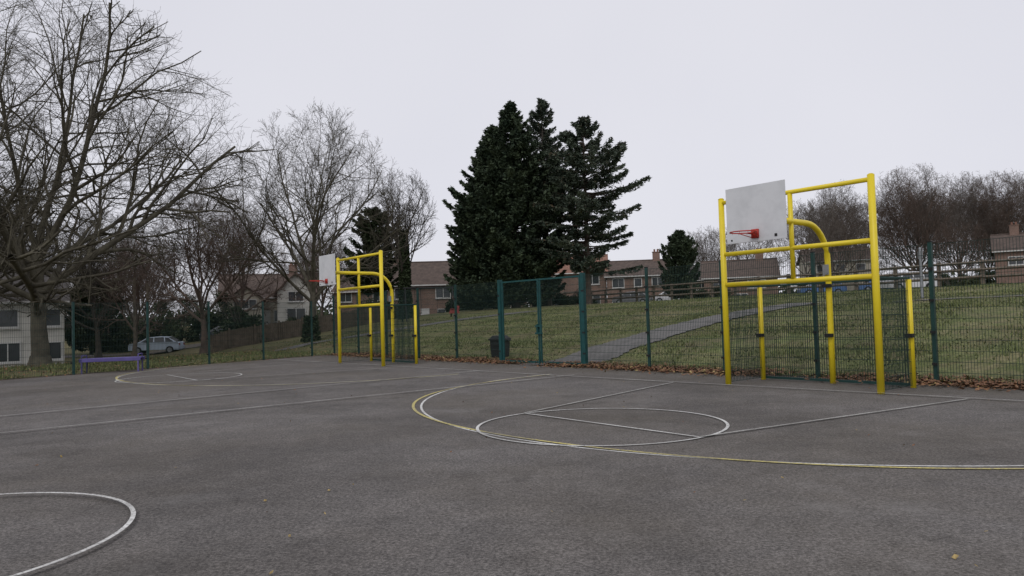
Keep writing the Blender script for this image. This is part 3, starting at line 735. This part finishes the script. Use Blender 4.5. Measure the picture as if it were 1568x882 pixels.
hh=rs.uniform(.03,.085,n)*(1+.9*(np.exp(-np.maximum(t,0)/.5)))*(1+.5*np.sin(x*1.7+np.sin(y*1.3)*2))
an=rs.rand(n)*6.283; wd=rs.uniform(.012,.03,n); lx=rs.randn(n)*.04; ly=rs.randn(n)*.04
P=np.zeros((n,4,3)); ca,sa=np.cos(an)*wd,np.sin(an)*wd
P[:,0]=np.stack([x-ca,y-sa,z-.01],1);P[:,1]=np.stack([x+ca,y+sa,z-.01],1);P[:,2]=np.stack([x+lx+ca*.2,y+ly+sa*.2,z+hh],1);P[:,3]=np.stack([x+lx-ca*.2,y+ly-sa*.2,z+hh],1)
quads_np('grass',P,[M['blade']])
# ---------------- leaves
def leaves(name,x,y,z,sz,mats,probs,rs):
    n=len(x); an=rs.rand(n)*6.283; d=np.stack([np.cos(an),np.sin(an),rs.randn(n)*.25],1); v=np.stack([-np.sin(an),np.cos(an),rs.randn(n)*.25],1)
    C=np.stack([x,y,z+.012],1); l=sz[:,None]
    P=np.stack([C-d*l*.5,C+v*l*.32+[0,0,.008],C+d*l*.5+[0,0,.01],C-v*l*.32],1)
    quads_np(name,P,mats,mi=rs.choice(len(mats),n,p=probs))
rs=np.random.RandomState(4)
n=34000; s=rs.uniform(-17,24,n); off=rs.randn(n)*.42+.12
x=3.0+A[0]*s+N[0]*off; y=20.3+A[1]*s+N[1]*off
clump=((np.sin(s*2.1)+np.sin(s*.77+1)+rs.randn(n)*.8)>-.7)
x=x[clump];y=y[clump]
leaves('fallen_leaves',x,y,np.array([max(.02,T(a,b)) for a,b in zip(x,y)])+rs.rand(len(x))*.07,rs.uniform(.05,.12,len(x)),[M['leaf'],M['leafy']],[.9,.1],rs)
n=6500; x=rs.uniform(-30,-8,n); y=rs.uniform(18,48,n); w_=-.811*(x+8.2)+.585*(y-34.1); k=(w_>-.5)&(w_<11); x=x[k];y=y[k]
leaves('fallen_leaves',x,y,np.array([max(.02,T(a,b)) for a,b in zip(x,y)]),rs.uniform(.05,.11,len(x)),[M['leaf'],M['leafy']],[.85,.15],rs)
n=330; x=rs.uniform(-14,13,n); y=rs.uniform(1.8,30,n); k=(tf(x,y)<-.3)&(wl(x,y)<-.3); x=x[k];y=y[k]
leaves('fallen_leaves',x,y,np.full(len(x),.02),rs.uniform(.02,.05,len(x)),[M['leaf'],M['leafy']],[.6,.4],rs)
n=22; x=rs.uniform(-3.5,3.5,n); y=rs.uniform(3.3,7,n)
leaves('fallen_leaves',x,y,np.full(n,.02),rs.uniform(.02,.045,n),[M['leaf'],M['leafy']],[.5,.5],rs)

# ---------------- world, sun, camera
wd_=bpy.data.worlds.new('World'); S.world=wd_; wd_.use_nodes=True; nt=wd_.node_tree
bg=nt.nodes['Background']; sky=nt.nodes.new('ShaderNodeTexSky'); sky.sky_type='NISHITA'; sky.sun_disc=False
SE,SR=math.radians(48),math.radians(200)
sky.sun_elevation=SE; sky.sun_rotation=SR
hs=nt.nodes.new('ShaderNodeHueSaturation'); hs.inputs['Saturation'].default_value=.25; nt.links.new(sky.outputs[0],hs.inputs['Color'])
tc=nt.nodes.new('ShaderNodeTexCoord')
cl_=ramp(nt,noise(nt,1.4,4,.5,tc.outputs['Generated']),.25,.75,(7.15,7.2,8.0),(8.0,8.0,8.65))
c=mix(nt,.90,hs.outputs[0],cl_)
nt.links.new(c,bg.inputs['Color']); bg.inputs['Strength'].default_value=.1
sl=bpy.data.lights.new('sun','SUN'); sl.energy=.95; sl.angle=math.radians(25); sl.color=(1,.97,.93)
so=bpy.data.objects.new('sun',sl); S.collection.objects.link(so)
dv=Vector((math.sin(SR)*math.cos(SE),math.cos(SR)*math.cos(SE),math.sin(SE)))
so.rotation_euler=dv.to_track_quat('Z','Y').to_euler()
cam=bpy.data.cameras.new('camera'); co=bpy.data.objects.new('camera',cam); S.collection.objects.link(co)
f=1140.0; cam.sensor_width=36; cam.lens=36*f/1568; cam.clip_start=.1; cam.clip_end=3000
R3=Matrix.Rotation(math.radians(90)+42/f,3,'X')@Matrix.Rotation(-.03,3,'Z')
co.matrix_world=Matrix.Translation((0,0,1.55))@R3.to_4x4()
S.camera=co
